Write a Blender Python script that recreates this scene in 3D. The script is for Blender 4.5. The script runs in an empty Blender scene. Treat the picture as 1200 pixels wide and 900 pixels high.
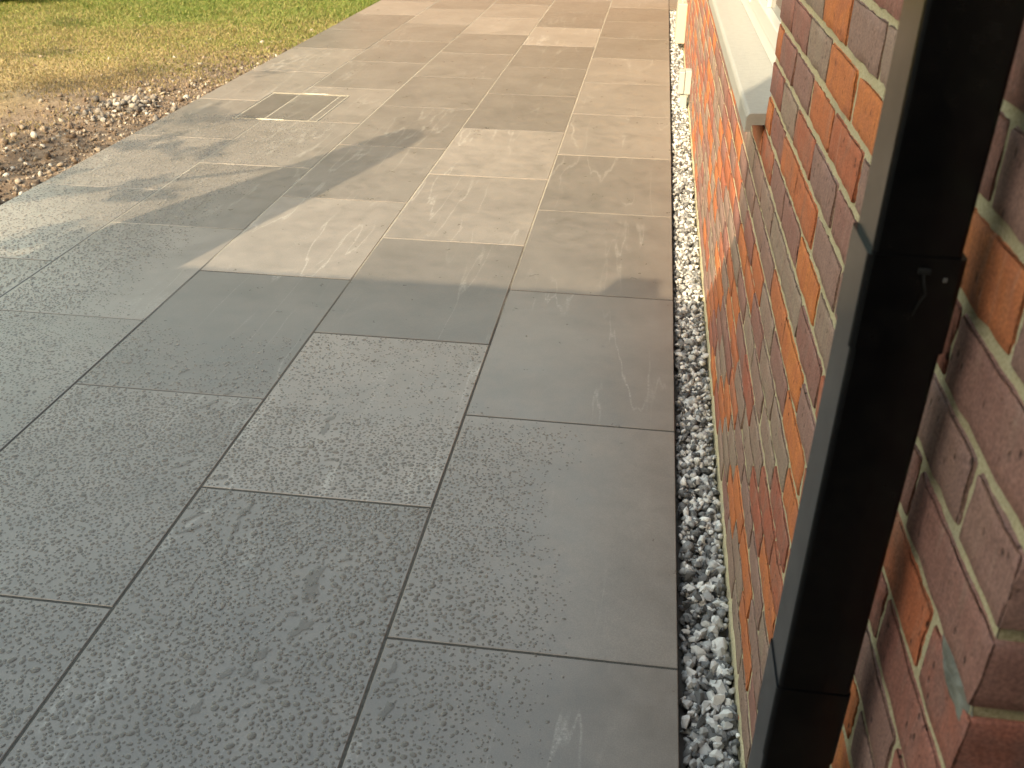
import bpy, bmesh, math, random
import numpy as np
from mathutils import Matrix, Vector, noise

random.seed(7)
rng = np.random.default_rng(7)
scene = bpy.context.scene
COL = scene.collection

# ------------------------------------------------------------------ camera
cam_d = bpy.data.cameras.new('camera')
cam = bpy.data.objects.new('camera', cam_d)
COL.objects.link(cam)
cam.matrix_world = Matrix((
    (0.990198, -0.074684, 0.118023, -0.148873),
    (0.139481, 0.485082, -0.863273, 0.0),
    (0.007222, 0.871274, 0.490745, 1.441165),
    (0, 0, 0, 1)))
cam_d.sensor_fit = 'HORIZONTAL'
cam_d.sensor_width = 36.0
cam_d.lens = 36.0 * 1121.685 / 1200.0
cam_d.clip_start = 0.05
cam_d.clip_end = 1000.0
cam_d.dof.use_dof = True
cam_d.dof.focus_distance = 2.4
cam_d.dof.aperture_fstop = 11.0
scene.camera = cam

# ------------------------------------------------------------------ light
SUN_AZ = math.radians(25.0)      # direction of travel, clockwise from +Y
SUN_EL = math.radians(32.5)
SUN_STRENGTH = 2.2
SKY_STRENGTH = 0.15
EXPOSURE = 1.84
world = bpy.data.worlds.new('World')
scene.world = world
world.use_nodes = True
wn = world.node_tree
wn.nodes.clear()
w_out = wn.nodes.new('ShaderNodeOutputWorld')
w_bg = wn.nodes.new('ShaderNodeBackground')
w_sky = wn.nodes.new('ShaderNodeTexSky')
w_sky.sky_type = 'NISHITA'
w_sky.sun_disc = False
w_sky.sun_elevation = SUN_EL
w_sky.sun_rotation = math.pi + SUN_AZ
w_sky.air_density = 2.7
w_sky.dust_density = 4.0
w_sky.ozone_density = 0.2
w_bg.inputs['Strength'].default_value = SKY_STRENGTH
wn.links.new(w_sky.outputs[0], w_bg.inputs[0])
wn.links.new(w_bg.outputs[0], w_out.inputs[0])
sun_d = bpy.data.lights.new('sun', 'SUN')
sun_d.energy = SUN_STRENGTH
sun_d.angle = math.radians(0.36)
sun_d.color = (1.0, 0.81, 0.54)
sun = bpy.data.objects.new('sun', sun_d)
COL.objects.link(sun)
S_DIR = Vector((math.sin(SUN_AZ) * math.cos(SUN_EL), math.cos(SUN_AZ) * math.cos(SUN_EL), -math.sin(SUN_EL)))
sun.rotation_euler = S_DIR.to_track_quat('-Z', 'Y').to_euler()
sun.location = (-6, -8, 10)
vs = scene.view_settings
vs.view_transform = 'Standard'
vs.look = 'None'
vs.gamma = 1.0
vs.use_curve_mapping = False
vs.exposure = EXPOSURE
scene.render.engine = 'CYCLES'
scene.cycles.max_bounces = 5
scene.cycles.diffuse_bounces = 3
scene.cycles.glossy_bounces = 3
scene.cycles.transparent_max_bounces = 6
scene.cycles.caustics_reflective = False
scene.cycles.caustics_refractive = False

# ------------------------------------------------------------------ helpers
def link(o, parent=None):
    COL.objects.link(o)
    if parent is not None:
        o.parent = parent
    return o

def tag(o, label=None, cat=None, group=None, kind=None):
    if label: o['label'] = label
    if cat: o['category'] = cat
    if group: o['group'] = group
    if kind: o['kind'] = kind
    return o

def mesh(name, verts, faces, mat=None, smooth=False):
    me = bpy.data.meshes.new(name)
    me.from_pydata([tuple(v) for v in verts], [], [tuple(f) for f in faces])
    if mat: me.materials.append(mat)
    if smooth:
        me.polygons.foreach_set('use_smooth', [True] * len(me.polygons))
    me.update()
    return me

def mobj(name, verts, faces, mat=None, parent=None, smooth=False):
    return link(bpy.data.objects.new(name, mesh(name, verts, faces, mat, smooth)), parent)

def big_mesh(name, V, F, mat, smooth=False):
    """numpy fast path, F is (n,3) or (n,4)"""
    me = bpy.data.meshes.new(name)
    n, k = F.shape
    me.vertices.add(len(V)); me.vertices.foreach_set('co', V.astype(np.float32).ravel())
    me.loops.add(n * k); me.loops.foreach_set('vertex_index', F.astype(np.int32).ravel())
    me.polygons.add(n)
    me.polygons.foreach_set('loop_start', np.arange(0, n * k, k, dtype=np.int32))
    if smooth: me.polygons.foreach_set('use_smooth', np.ones(n, dtype=bool))
    me.materials.append(mat)
    me.update(); me.validate()
    return me

class MB:
    """collects bevelled boxes / tubes into one mesh"""
    def __init__(s): s.v = []; s.f = []
    def box(s, x0, x1, y0, y1, z0, z1, b=0.002):
        bm = bmesh.new()
        bmesh.ops.create_cube(bm, size=1.0)
        for v in bm.verts:
            v.co = Vector(((x0 + x1) / 2 + v.co.x * (x1 - x0), (y0 + y1) / 2 + v.co.y * (y1 - y0), (z0 + z1) / 2 + v.co.z * (z1 - z0)))
        if b > 0:
            bmesh.ops.bevel(bm, geom=list(bm.edges), offset=b, segments=2, affect='EDGES', profile=0.5)
        s.addbm(bm)
        return s
    def addbm(s, bm):
        o = len(s.v); bm.verts.ensure_lookup_table()
        for i, v in enumerate(bm.verts): v.index = i
        s.v += [tuple(v.co) for v in bm.verts]
        s.f += [tuple(o + v.index for v in f.verts) for f in bm.faces]
        bm.free()
    def lathe(s, prof, n=24, cx=0, cy=0):
        o = len(s.v)
        for r, z in prof:
            for k in range(n):
                a = 2 * math.pi * k / n
                s.v.append((cx + r * math.cos(a), cy + r * math.sin(a), z))
        for i in range(len(prof) - 1):
            for k in range(n):
                s.f.append((o + i * n + k, o + i * n + (k + 1) % n, o + (i + 1) * n + (k + 1) % n, o + (i + 1) * n + k))
        s.f.append(tuple(o + k for k in range(n))[::-1])
        s.f.append(tuple(o + (len(prof) - 1) * n + k for k in range(n)))
        return s
    def tube(s, pts, rads, n=8):
        o = len(s.v)
        for i, p in enumerate(pts):
            p = Vector(p)
            d = (Vector(pts[min(i + 1, len(pts) - 1)]) - Vector(pts[max(i - 1, 0)])).normalized()
            a = d.orthogonal().normalized(); b = d.cross(a)
            for k in range(n):
                t = 2 * math.pi * k / n
                q = p + (a * math.cos(t) + b * math.sin(t)) * rads[i]
                s.v.append(tuple(q))
        for i in range(len(pts) - 1):
            for k in range(n):
                s.f.append((o + i * n + k, o + i * n + (k + 1) % n, o + (i + 1) * n + (k + 1) % n, o + (i + 1) * n + k))
        s.f.append(tuple(o + k for k in range(n))); s.f.append(tuple(o + (len(pts) - 1) * n + k for k in range(n)))
        return s
    def build(s, name, mat, parent=None, smooth=False):
        return mobj(name, s.v, s.f, mat, parent, smooth)

def empty(name, loc=(0, 0, 0)):
    o = bpy.data.objects.new(name, None); o.location = loc; o.empty_display_size = 0.1
    return link(o)

# ------------------------------------------------------------------ material helpers
class NT:
    def __init__(s, name):
        s.m = bpy.data.materials.new(name); s.m.use_nodes = True
        s.t = s.m.node_tree; s.b = s.t.nodes['Principled BSDF']; s.out = s.t.nodes['Material Output']
    def n(s, typ, **kw):
        nd = s.t.nodes.new('ShaderNode' + typ)
        for k, v in kw.items(): setattr(nd, k, v)
        return nd
    def l(s, a, b): s.t.links.new(a, b)
    def val(s, sock, v):
        if hasattr(v, 'is_linked') or isinstance(v, bpy.types.NodeSocket): s.l(v, sock)
        else: sock.default_value = v
    def math(s, op, a, b=None, c=None, clamp=False):
        nd = s.n('Math', operation=op); nd.use_clamp = clamp
        s.val(nd.inputs[0], a)
        if b is not None: s.val(nd.inputs[1], b)
        if c is not None: s.val(nd.inputs[2], c)
        return nd.outputs[0]
    def noise(s, vec, scale, detail=4, rough=0.55, dist=0.0, dims='3D'):
        nd = s.n('TexNoise'); nd.noise_dimensions = dims
        s.l(vec, nd.inputs['Vector'])
        nd.inputs['Scale'].default_value = scale; nd.inputs['Detail'].default_value = detail
        nd.inputs['Roughness'].default_value = rough; nd.inputs['Distortion'].default_value = dist
        return nd.outputs['Fac']
    def voro(s, vec, scale, feature='F1'):
        nd = s.n('TexVoronoi'); nd.feature = feature
        s.l(vec, nd.inputs['Vector']); nd.inputs['Scale'].default_value = scale
        return nd
    def mapv(s, vec, scale=(1, 1, 1), loc=(0, 0, 0), rot=(0, 0, 0)):
        nd = s.n('Mapping'); s.l(vec, nd.inputs[0])
        nd.inputs['Scale'].default_value = scale; nd.inputs['Location'].default_value = loc; nd.inputs['Rotation'].default_value = rot
        return nd.outputs[0]
    def ramp(s, fac, stops, interp='LINEAR'):
        nd = s.n('ValToRGB'); nd.color_ramp.interpolation = interp
        e = nd.color_ramp.elements
        while len(e) < len(stops): e.new(0.5)
        for el, (p, c) in zip(e, stops):
            el.position = p; el.color = c if len(c) == 4 else (*c, 1)
        s.val(nd.inputs[0], fac)
        return nd.outputs[0]
    def mrange(s, v, a, b, c=0.0, d=1.0, smooth=False):
        nd = s.n('MapRange'); nd.interpolation_type = 'SMOOTHSTEP' if smooth else 'LINEAR'
        s.val(nd.inputs[0], v)
        for i, x in enumerate((a, b, c, d)): nd.inputs[1 + i].default_value = x
        return nd.outputs[0]
    def mix(s, fac, a, b, blend='MIX'):
        nd = s.n('Mix', data_type='RGBA', blend_type=blend)
        s.val(nd.inputs[0], fac); 
        for k, v in ((6, a), (7, b)):
            if isinstance(v, tuple): nd.inputs[k].default_value = v if len(v) == 4 else (*v, 1)
            else: s.l(v, nd.inputs[k])
        return nd.outputs[2]
    def bump(s, h, strength=0.3, dist=0.01):
        nd = s.n('Bump'); nd.inputs['Strength'].default_value = strength; nd.inputs['Distance'].default_value = dist
        s.l(h, nd.inputs['Height']); s.l(nd.outputs[0], s.b.inputs['Normal'])
        return nd
    def col(s, c): s.val(s.b.inputs['Base Color'], c if not isinstance(c, tuple) else (*c[:3], 1))
    def rough(s, r): s.val(s.b.inputs['Roughness'], r)
    def spec(s, v): s.b.inputs['Specular IOR Level'].default_value = v
    def objrand(s):
        return s.n('ObjectInfo').outputs['Random']
    def attr(s, name, typ='OBJECT'):
        nd = s.n('Attribute'); nd.attribute_type = typ; nd.attribute_name = name
        return nd
    def obj(s): return s.n('TexCoord').outputs['Object']
    def pos(s): return s.n('NewGeometry').outputs['Position']
    def voff(s, vec, rnd, k=37.0):
        c = s.n('CombineXYZ')
        s.l(s.math('MULTIPLY', rnd, k), c.inputs[0]); s.l(s.math('MULTIPLY', rnd, k * 1.7), c.inputs[1]); s.l(s.math('MULTIPLY', rnd, k * .6), c.inputs[2])
        a = s.n('VectorMath', operation='ADD'); s.l(vec, a.inputs[0]); s.l(c.outputs[0], a.inputs[1])
        return a.outputs[0]

def plain(name, c, rough=0.6, bump=0.0, bscale=60, var=0.12, spec=0.5):
    t = NT(name); p = t.obj()
    n = t.noise(p, bscale * .25, 4); n2 = t.noise(p, bscale, 3)
    a = tuple(x * (1 - var) for x in c); b = tuple(min(1, x * (1 + var)) for x in c)
    t.col(t.ramp(n, [(.3, a), (.7, b)])); t.rough(rough); t.spec(spec)
    if bump: t.bump(n2, bump, 0.004)
    return t.m

# ---- porcelain paving
def mat_slab():
    t = NT('porcelain_slab')
    r = t.objrand(); p = t.voff(t.obj(), r)
    tone = t.attr('tone').outputs['Fac']
    warm = t.attr('warm').outputs['Fac']
    cloud = t.noise(p, 3.2, 3, .6, .6)
    cloud2 = t.noise(p, 14.0, 4, .68, .3)
    fine = t.noise(p, 400.0, 1, .6)
    fine2 = t.noise(p, 130.0, 2, .7)
    base = t.ramp(t.math('ADD', t.math('MULTIPLY', cloud, .55), t.math('MULTIPLY', cloud2, .45)),
                  [(.28, (.120, .105, .092)), (.52, (.162, .142, .125)), (.76, (.204, .180, .158))])
    rusty = t.mix(t.mrange(cloud2, .50, .70, 0, .6), base, (.176, .139, .100))
    base = t.mix(warm, base, rusty)
    broken = t.mrange(fine2, .34, .66, .0, 1)
    def vein(rot, sc, w, seed, lo):
        q = t.mapv(p, sc, rot=(0, 0, rot), loc=(seed, seed * 2, 0))
        n = t.noise(q, 1.0, 4, .5, .2)
        k = t.mrange(t.noise(t.mapv(p, (1.6, .8, 1), loc=(seed * 3, seed, 0)), 1.0, 2), lo, lo + .12, 0, 1, True)
        return t.math('MULTIPLY', t.mrange(t.math('ABSOLUTE', t.math('SUBTRACT', n, .5)), 0, w, 1, 0, True), k)
    v1 = vein(.22, (5.0, .50, 1), .010, 1.7, .50); v2 = vein(-.30, (6.0, .60, 1), .011, 5.1, .52)
    feather = t.math('MULTIPLY', vein(-.26, (7.0, 1.0, 1), .055, 8.3, .56), t.mrange(fine2, .50, .72, 0, 1))
    v = t.math('MAXIMUM', t.math('MULTIPLY', t.math('MAXIMUM', v1, v2), broken), t.math('MULTIPLY', feather, .7))
    c = t.mix(t.math('MULTIPLY', v, .50), base, (.40, .38, .345))
    c = t.mix(t.mrange(fine, .35, .70, .0, .40), c, t.mix(1.0, c, (1.6, 1.6, 1.6), 'MULTIPLY'))
    cm = t.n('CombineXYZ')
    for i in range(3): t.l(tone, cm.inputs[i])
    c = t.mix(1.0, c, cm.outputs[0], 'MULTIPLY')
    t.col(c)
    t.rough(t.mrange(cloud2, .3, .7, .27, .40))
    t.spec(.65)
    t.bump(t.math('ADD', t.math('MULTIPLY', fine2, .6), cloud2), .22, .0022)
    return t.m

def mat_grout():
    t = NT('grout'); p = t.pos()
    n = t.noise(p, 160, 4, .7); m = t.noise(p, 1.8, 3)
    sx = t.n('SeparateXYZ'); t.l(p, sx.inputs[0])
    dry = t.mrange(t.math('ADD', sx.outputs[1], t.math('MULTIPLY', t.math('SUBTRACT', m, .5), 3.0)), 2.9, 4.2, 0, 1, True)  # near joints painted dark for shade, far ones pale for sun
    shade_c = t.ramp(n, [(.3, (.030, .029, .026)), (.7, (.075, .072, .064))])
    lit_c = t.ramp(n, [(.3, (.22, .20, .16)), (.7, (.40, .37, .30))])
    c = t.mix(dry, shade_c, lit_c)
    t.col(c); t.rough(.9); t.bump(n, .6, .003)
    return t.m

# ---- bricks
def mat_brick(name, island=False):
    t = NT(name)
    if island:
        r = t.n('NewGeometry').outputs['Random Per Island']; p = t.voff(t.pos(), r, 91)
        hue = r
    else:
        r = t.objrand(); p = t.voff(t.obj(), r, 53)
        hue = t.attr('hue').outputs['Fac']
    c = t.ramp(hue, [(0.0, (.52, .185, .060)), (.22, (.44, .140, .058)), (.40, (.33, .105, .068)), (.58, (.26, .120, .098)), (.74, (.245, .150, .132)), (.88, (.275, .212, .168)), (1.0, (.20, .15, .13))])
    alt = t.ramp(hue, [(0.0, (.40, .125, .055)), (.25, (.34, .145, .085)), (.5, (.22, .115, .100)), (.75, (.27, .165, .138)), (1.0, (.26, .195, .16))])
    # fire-flash clouding within the brick
    cl = t.noise(p, 12.0, 5, .65, .6)
    c = t.mix(t.mrange(cl, .42, .66), c, alt)
    # vertical drag marks (z) and horizontal drag along the face
    dr = t.noise(t.mapv(p, (30, 120, 9)), 1.0, 4, .6)
    c = t.mix(t.mrange(dr, .5, .75, 0, .45), c, t.mix(1.0, c, (.55, .52, .55), 'MULTIPLY'))
    bl = t.noise(t.mapv(p, (20, 60, 7), loc=(3, 1, 2)), 1.0, 3, .6)
    c = t.mix(t.mrange(bl, .58, .8, 0, .35), c, (.40, .30, .24))
    # dark pinholes
    pn = t.voro(t.mapv(p, (1, 1.0, .55)), 88)
    pin = t.math('MULTIPLY', t.mrange(pn.outputs['Distance'], .10, .24, 1, 0), t.mrange(t.noise(p, 26, 2), .46, .56))
    c = t.mix(t.math('MULTIPLY', pin, .85), c, (.035, .02, .018))
    gr_ = t.noise(p, 330, 2, .6)
    c = t.mix(t.mrange(gr_, .36, .66), t.mix(1.0, c, (.74, .72, .72), 'MULTIPLY'), t.mix(1.0, c, (1.22, 1.20, 1.18), 'MULTIPLY'))
    # mortar smears
    sm = t.math('MULTIPLY', t.mrange(t.noise(p, 15, 5, .7, .4), .64, .72), t.mrange(t.noise(p, 120, 3), .4, .62))
    c = t.mix(t.math('MULTIPLY', sm, .22), c, (.42, .38, .29))
    t.col(c)
    t.rough(.82); t.spec(.3)
    f1 = t.noise(p, 260, 4, .65)
    h = t.math('ADD', t.math('ADD', t.math('MULTIPLY', f1, .35), t.math('MULTIPLY', dr, .8)), t.math('MULTIPLY', pin, -1.2))
    t.bump(h, .65, .0030)
    return t.m

def mat_mortar():
    t = NT('mortar'); p = t.pos()
    n = t.noise(p, 320, 4, .7); m = t.noise(p, 14, 4, .6)
    c = t.ramp(n, [(.28, (.30, .255, .150)), (.5, (.46, .405, .265)), (.75, (.62, .56, .40))])
    c = t.mix(t.mrange(m, .55, .72, 0, .55), c, (.30, .285, .235))
    t.col(c); t.rough(.95); t.spec(.2); t.bump(t.math('ADD', n, t.math('MULTIPLY', t.noise(p, 90, 3), .8)), .7, .003)
    return t.m

def mat_stone(name, island):
    t = NT(name)
    if island: r = t.n('NewGeometry').outputs['Random Per Island']; p = t.voff(t.pos(), r, 11)
    else: r = t.objrand(); p = t.voff(t.obj(), r, 11)
    c = t.ramp(r, [(0, (.045, .048, .052)), (.28, (.12, .125, .13)), (.5, (.29, .29, .29)), (.70, (.50, .50, .49)), (1, (.82, .81, .78))])
    n = t.noise(p, 180, 4, .7, .6)
    c = t.mix(t.mrange(n, .50, .66, 0, .6), c, (.44, .44, .42))
    c = t.mix(t.mrange(t.noise(p, 90, 3, .6), .52, .7, 0, .5), c, (.05, .052, .056))
    t.col(c); t.rough(.72); t.bump(t.noise(p, 420, 3), .35, .002)
    return t.m

def mat_water(name='water', clear=.35):
    t = NT(name)
    t.col((.185, .172, .155)); t.rough(.05); t.b.inputs['IOR'].default_value = 1.333
    tr = t.n('BsdfTransparent'); tr.inputs[0].default_value = (1, 1, 1, 1)
    mx = t.n('MixShader'); mx.inputs[0].default_value = clear
    t.l(t.b.outputs[0], mx.inputs[1]); t.l(tr.outputs[0], mx.inputs[2]); t.l(mx.outputs[0], t.out.inputs[0])
    return t.m

def mat_ground():
    t = NT('earth_and_turf'); p = t.pos()
    sx = t.n('SeparateXYZ'); t.l(p, sx.inputs[0])
    big = t.noise(p, .9, 5, .6); mid = t.noise(p, 6, 5, .65); fine = t.noise(p, 55, 5, .7)
    soil = t.ramp(t.math('ADD', t.math('MULTIPLY', mid, .45), t.math('MULTIPLY', fine, .55)), [(.32, (.075, .052, .036)), (.5, (.15, .108, .075)), (.68, (.26, .20, .145))])
    straw = t.ramp(fine, [(.3, (.16, .12, .055)), (.5, (.30, .23, .11)), (.7, (.44, .35, .18))])
    green = t.ramp(fine, [(.3, (.06, .07, .018)), (.7, (.19, .21, .05))])
    edge = t.math('ADD', t.math('MULTIPLY', sx.outputs[0], -1), t.math('MULTIPLY', sx.outputs[1], .42))   # grows away from the paving and up the garden
    f1 = t.mrange(t.math('ADD', edge, t.math('MULTIPLY', t.math('SUBTRACT', big, .5), 1.8)), 6.2, 7.3, 0, 1, True)
    f2 = t.mrange(t.math('ADD', sx.outputs[1], t.math('MULTIPLY', t.math('SUBTRACT', big, .5), 4)), 8.8, 11.2, 0, 1, True)
    c = t.mix(f1, soil, straw); c = t.mix(t.math('MULTIPLY', f2, .8), c, green)
    t.col(c); t.rough(.95); t.spec(.2)
    t.bump(t.math('ADD', fine, t.math('MULTIPLY', t.noise(p, 200, 3), .4)), .8, .012)
    return t.m

def mat_blade():
    t = NT('grass_blade')
    g = t.n('NewGeometry'); r = g.outputs['Random Per Island']; p = g.outputs['Position']
    sx = t.n('SeparateXYZ'); t.l(p, sx.inputs[0])
    big = t.noise(p, .9, 4, .6)
    k = t.math('ADD', t.mrange(t.math('ADD', sx.outputs[1], t.math('MULTIPLY', t.math('SUBTRACT', big, .5), 5)), 5.9, 10.4), t.math('MULTIPLY', t.math('SUBTRACT', r, .5), .8))
    c = t.ramp(k, [(0, (.25, .19, .105)), (.35, (.255, .215, .095)), (.7, (.20, .21, .06)), (1, (.12, .17, .034))])
    t.col(c); t.rough(.6); t.spec(.3)
    # a little light comes through the blades
    tr = t.n('BsdfTranslucent'); t.l(c, tr.inputs[0]); mx = t.n('MixShader'); mx.inputs[0].default_value = .3
    t.l(t.b.outputs[0], mx.inputs[1]); t.l(tr.outputs[0], mx.inputs[2]); t.l(mx.outputs[0], t.out.inputs[0])
    return t.m

def mat_leaf(name, a, b):
    t = NT(name); r = t.n('NewGeometry').outputs['Random Per Island']
    c = t.ramp(r, [(0, a), (1, b)]); t.col(c); t.rough(.5)
    tr = t.n('BsdfTranslucent'); t.l(c, tr.inputs[0]); mx = t.n('MixShader'); mx.inputs[0].default_value = .25
    t.l(t.b.outputs[0], mx.inputs[1]); t.l(tr.outputs[0], mx.inputs[2]); t.l(mx.outputs[0], t.out.inputs[0])
    return t.m

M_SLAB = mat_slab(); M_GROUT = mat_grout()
M_BRICK = mat_brick('brick_clay'); M_BRICK_FAR = mat_brick('brick_clay_joined', True)
M_MORTAR = mat_mortar()
M_STONE = mat_stone('slate_chipping', False); M_STONE_J = mat_stone('slate_chippings_joined', True)
M_WATER = mat_water(); M_RUN = mat_water('water_run', .66); M_GROUND = mat_ground(); M_BLADE = mat_blade()
M_LEAF = mat_leaf('leaf', (.03, .06, .015), (.09, .14, .035))
M_BARK = plain('bark', (.12, .09, .065), .9, .8, 40)
M_CONC = plain('bedding_concrete', (.16, .15, .135), .95, .6, 60)
M_SILL = plain('painted_sill', (.31, .308, .29), .55, .35, 220, .06)
M_WHITE = plain('white_upvc', (.52, .52, .50), .28, 0, 30, .02)
M_CREAM = plain('cream_plastic', (.42, .39, .32), .45, 0, 30, .04)
M_GREYBOX = plain('pale_grey_plastic', (.36, .39, .38), .4, 0, 30, .05)
M_STEEL = plain('galvanised_edge', (.22, .21, .18), .38, .2, 90, .15)
M_BOUNCE = plain('pale_bounce', (.64, .62, .58), .9, .3, 40)  # pale so the added blocks bounce fill onto the near slabs
M_DARK = plain('dark_joinery', (.05, .045, .04), .5, .1, 30)
M_ROOF = plain('roof_tile', (.09, .07, .06), .8, .3, 30)
M_TERRA = plain('terracotta', (.30, .12, .06), .8, .2, 30)

def mat_pipe():
    t = NT('black_pvc'); p = t.obj()
    n = t.noise(p, 70, 4, .7); d = t.noise(p, 9, 4, .6)
    t.col(t.ramp(t.math('MULTIPLY', n, d), [(.2, (.003, .003, .0035)), (.5, (.010, .0095, .009))]))
    t.rough(t.mrange(d, .3, .7, .16, .28)); t.spec(.22)
    t.bump(t.noise(p, 30, 2), .03, .002)
    return t.m
M_PIPE = mat_pipe()
def mat_glass():
    t = NT('window_glass'); t.col((.03, .035, .04)); t.rough(.03); t.spec(.8)
    return t.m
M_GLASS = mat_glass()

# ------------------------------------------------------------------ ground
def grid_lines(lo, hi, step, far):
    a = list(np.arange(lo, hi + 1e-6, step))
    k, d = [], 0.3
    x = hi
    while x < far: x += d; d *= 1.6; k.append(x)
    j, d = [], 0.3
    x = lo
    while x > -far: x -= d; d *= 1.6; j.append(x)
    return np.array(j[::-1] + a + k)
gx = grid_lines(-8.6, -2.96, .045, 320)
gy = grid_lines(3.0, 11.4, .045, 320)
def terr(x, y):
    if x > -3.0: 
        return -.075
    if x < -9 or y < 2.5 or y > 12: return -.05
    e = min(1, (-3.028 - x) / .25)
    big = noise.noise((x * .5, y * .5, 3.1)) * .05
    mid = noise.noise((x * 2.2, y * 2.2, 7.7)) * .028
    s = max(0, min(1, (6.5 - (-x + y * .42)) / 1.0))        # bare rough soil strip
    cl = abs(noise.noise((x * 7, y * 7, 1.3))) * .045 * s + noise.noise((x * 17, y * 17, 5)) * .016 * (.4 + s)
    return -.030 + e * (big * .6 + mid + cl - .006)
GV = np.array([(x, y, terr(x, y)) for y in gy for x in gx])
nx_ = len(gx); ny_ = len(gy)
I = np.arange(nx_ * ny_).reshape(ny_, nx_)
GF = np.stack([I[:-1, :-1], I[:-1, 1:], I[1:, 1:], I[1:, :-1]], -1).reshape(-1, 4)
ground = link(bpy.data.objects.new('ground', big_mesh('ground', GV, GF, M_GROUND, True)))
tag(ground, kind='structure')

# ------------------------------------------------------------------ paving
W = 0.605; S = 0.9051; Y0 = 1.430; JT = 0.0064
paving = MB().box(-5 * W, -.004, -6.0, 13.2, -.07, -.0205, 0).box(-.0039, 1.0, 10.52, 13.2, -.07, -.0206, 0).build('paving', M_CONC)
tag(paving, kind='structure')
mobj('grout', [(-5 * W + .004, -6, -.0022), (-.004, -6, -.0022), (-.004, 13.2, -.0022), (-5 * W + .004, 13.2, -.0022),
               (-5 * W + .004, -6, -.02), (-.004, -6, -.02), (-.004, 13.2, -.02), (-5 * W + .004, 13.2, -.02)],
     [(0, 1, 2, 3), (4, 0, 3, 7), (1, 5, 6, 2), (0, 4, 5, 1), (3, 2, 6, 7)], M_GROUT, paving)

def slab_mesh(poly, th=.0198, b=.0016, jt=JT):
    """rectilinear polygon (ccw) -> slab with arris; local origin at poly[0]"""
    n = len(poly)
    def off(d):
        out = []
        for i in range(n):
            p0, p1, p2 = Vector(poly[i - 1]), Vector(poly[i]), Vector(poly[(i + 1) % n])
            e1 = (p1 - p0).normalized(); e2 = (p2 - p1).normalized()
            n1 = Vector((-e1.y, e1.x)); n2 = Vector((-e2.y, e2.x))
            out.append(p1 + (n1 + n2) * d)
        return out
    o = Vector(poly[0])
    r0 = off(jt / 2); r1 = off(jt / 2 + b)
    V = [(*(p - o), 0.0) for p in r1] + [(*(p - o), -b * .8) for p in r0] + [(*(p - o), -th) for p in r0]
    F = [tuple(range(n))]
    for i in range(n):
        j = (i + 1) % n
        F.append((n + i, n + j, j, i)); F.append((2 * n + i, 2 * n + j, n + j, n + i))
    return mesh('slab', V, F, M_SLAB)
RECT = slab_mesh([(0, 0), (W, 0), (W, S), (0, S)])
TONE = {(0, -1): .98, (0, 0): 1.04, (0, 1): .98, (0, 2): .80, (0, 3): .84, (0, 4): 1.08, (0, 5): 1.10, (0, 6): 1.14, (0, 7): .88, (0, 8): .9,
        (1, -1): .92, (1, 0): 1.14, (1, 1): .76, (1, 2): 1.06, (1, 3): 1.20, (1, 4): .82, (1, 5): .86, (1, 6): .82, (1, 7): 1.25, (1, 8): .84,
        (2, -1): .92, (2, 0): .93, (2, 1): .78, (2, 2): 1.14, (2, 3): .92, (2, 4): .86, (2, 5): .86, (2, 6): .9, (2, 7): .86, (2, 8): 1.2,
        (3, 0): .86, (3, 1): 1.02, (3, 2): .86, (3, 3): .98, (3, 5): .88, (3, 6): .86, (3, 7): .9, (3, 8): 1.1,
        (4, 0): .88, (4, 1): .95, (4, 2): 1.0, (4, 3): 1.04, (4, 6): 1.1, (4, 7): .86, (4, 8): .84, (4, 9): 1.15}
CX0, CX1, CY0, CY1 = -2.610, -2.086, Y0 + 4.5 * S, 6.185       # recessed inspection cover
def put_slab(me, x, y, key, z=0.0):
    o = link(bpy.data.objects.new('slab', me), paving)
    o.location = (x, y, z + random.uniform(-.0006, .0006))
    o.rotation_euler = (random.uniform(-.0009, .0009), random.uniform(-.0009, .0009), 0)
    o['tone'] = 1 + 1.12 * (TONE.get(key, random.uniform(.84, 1.12)) - 1)
    o['warm'] = max(0.0, min(1.0, (y - 2.5) / 3.0 + random.uniform(-.1, .1)))
    return o
for c in range(5):
    x0 = -(c + 1) * W
    for n in range(-8, 13):
        y = Y0 + S * (n + (.5 if c % 2 else 0))
        if y > 12.9: continue
        y1 = y + S; x1 = x0 + W
        if c == 3 and n == 4:      # cut round the cover
            put_slab(slab_mesh([(CX1, y), (x1, y), (x1, y1), (x0, y1), (x0, CY1), (CX1, CY1)]), CX1, y, (3, 4))
        elif c == 4 and n == 4:
            put_slab(slab_mesh([(x0, y), (x1, y), (x1, CY0), (CX0, CY0), (CX0, y1), (x0, y1)]), x0, y, (4, 4))
        elif c == 4 and n == 5:
            put_slab(slab_mesh([(x0, y), (CX0, y), (CX0, CY1), (x1, CY1), (x1, y1), (x0, y1)]), x0, y, (4, 5))
        else:
            put_slab(RECT, x0, y, (c, n))
# paving carries on to the right past the end of the gravel
for n in (0, 1):
    for k in range(3):
        put_slab(RECT, .0 + n * W, 10.53 + k * S, (9, 9))

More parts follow.
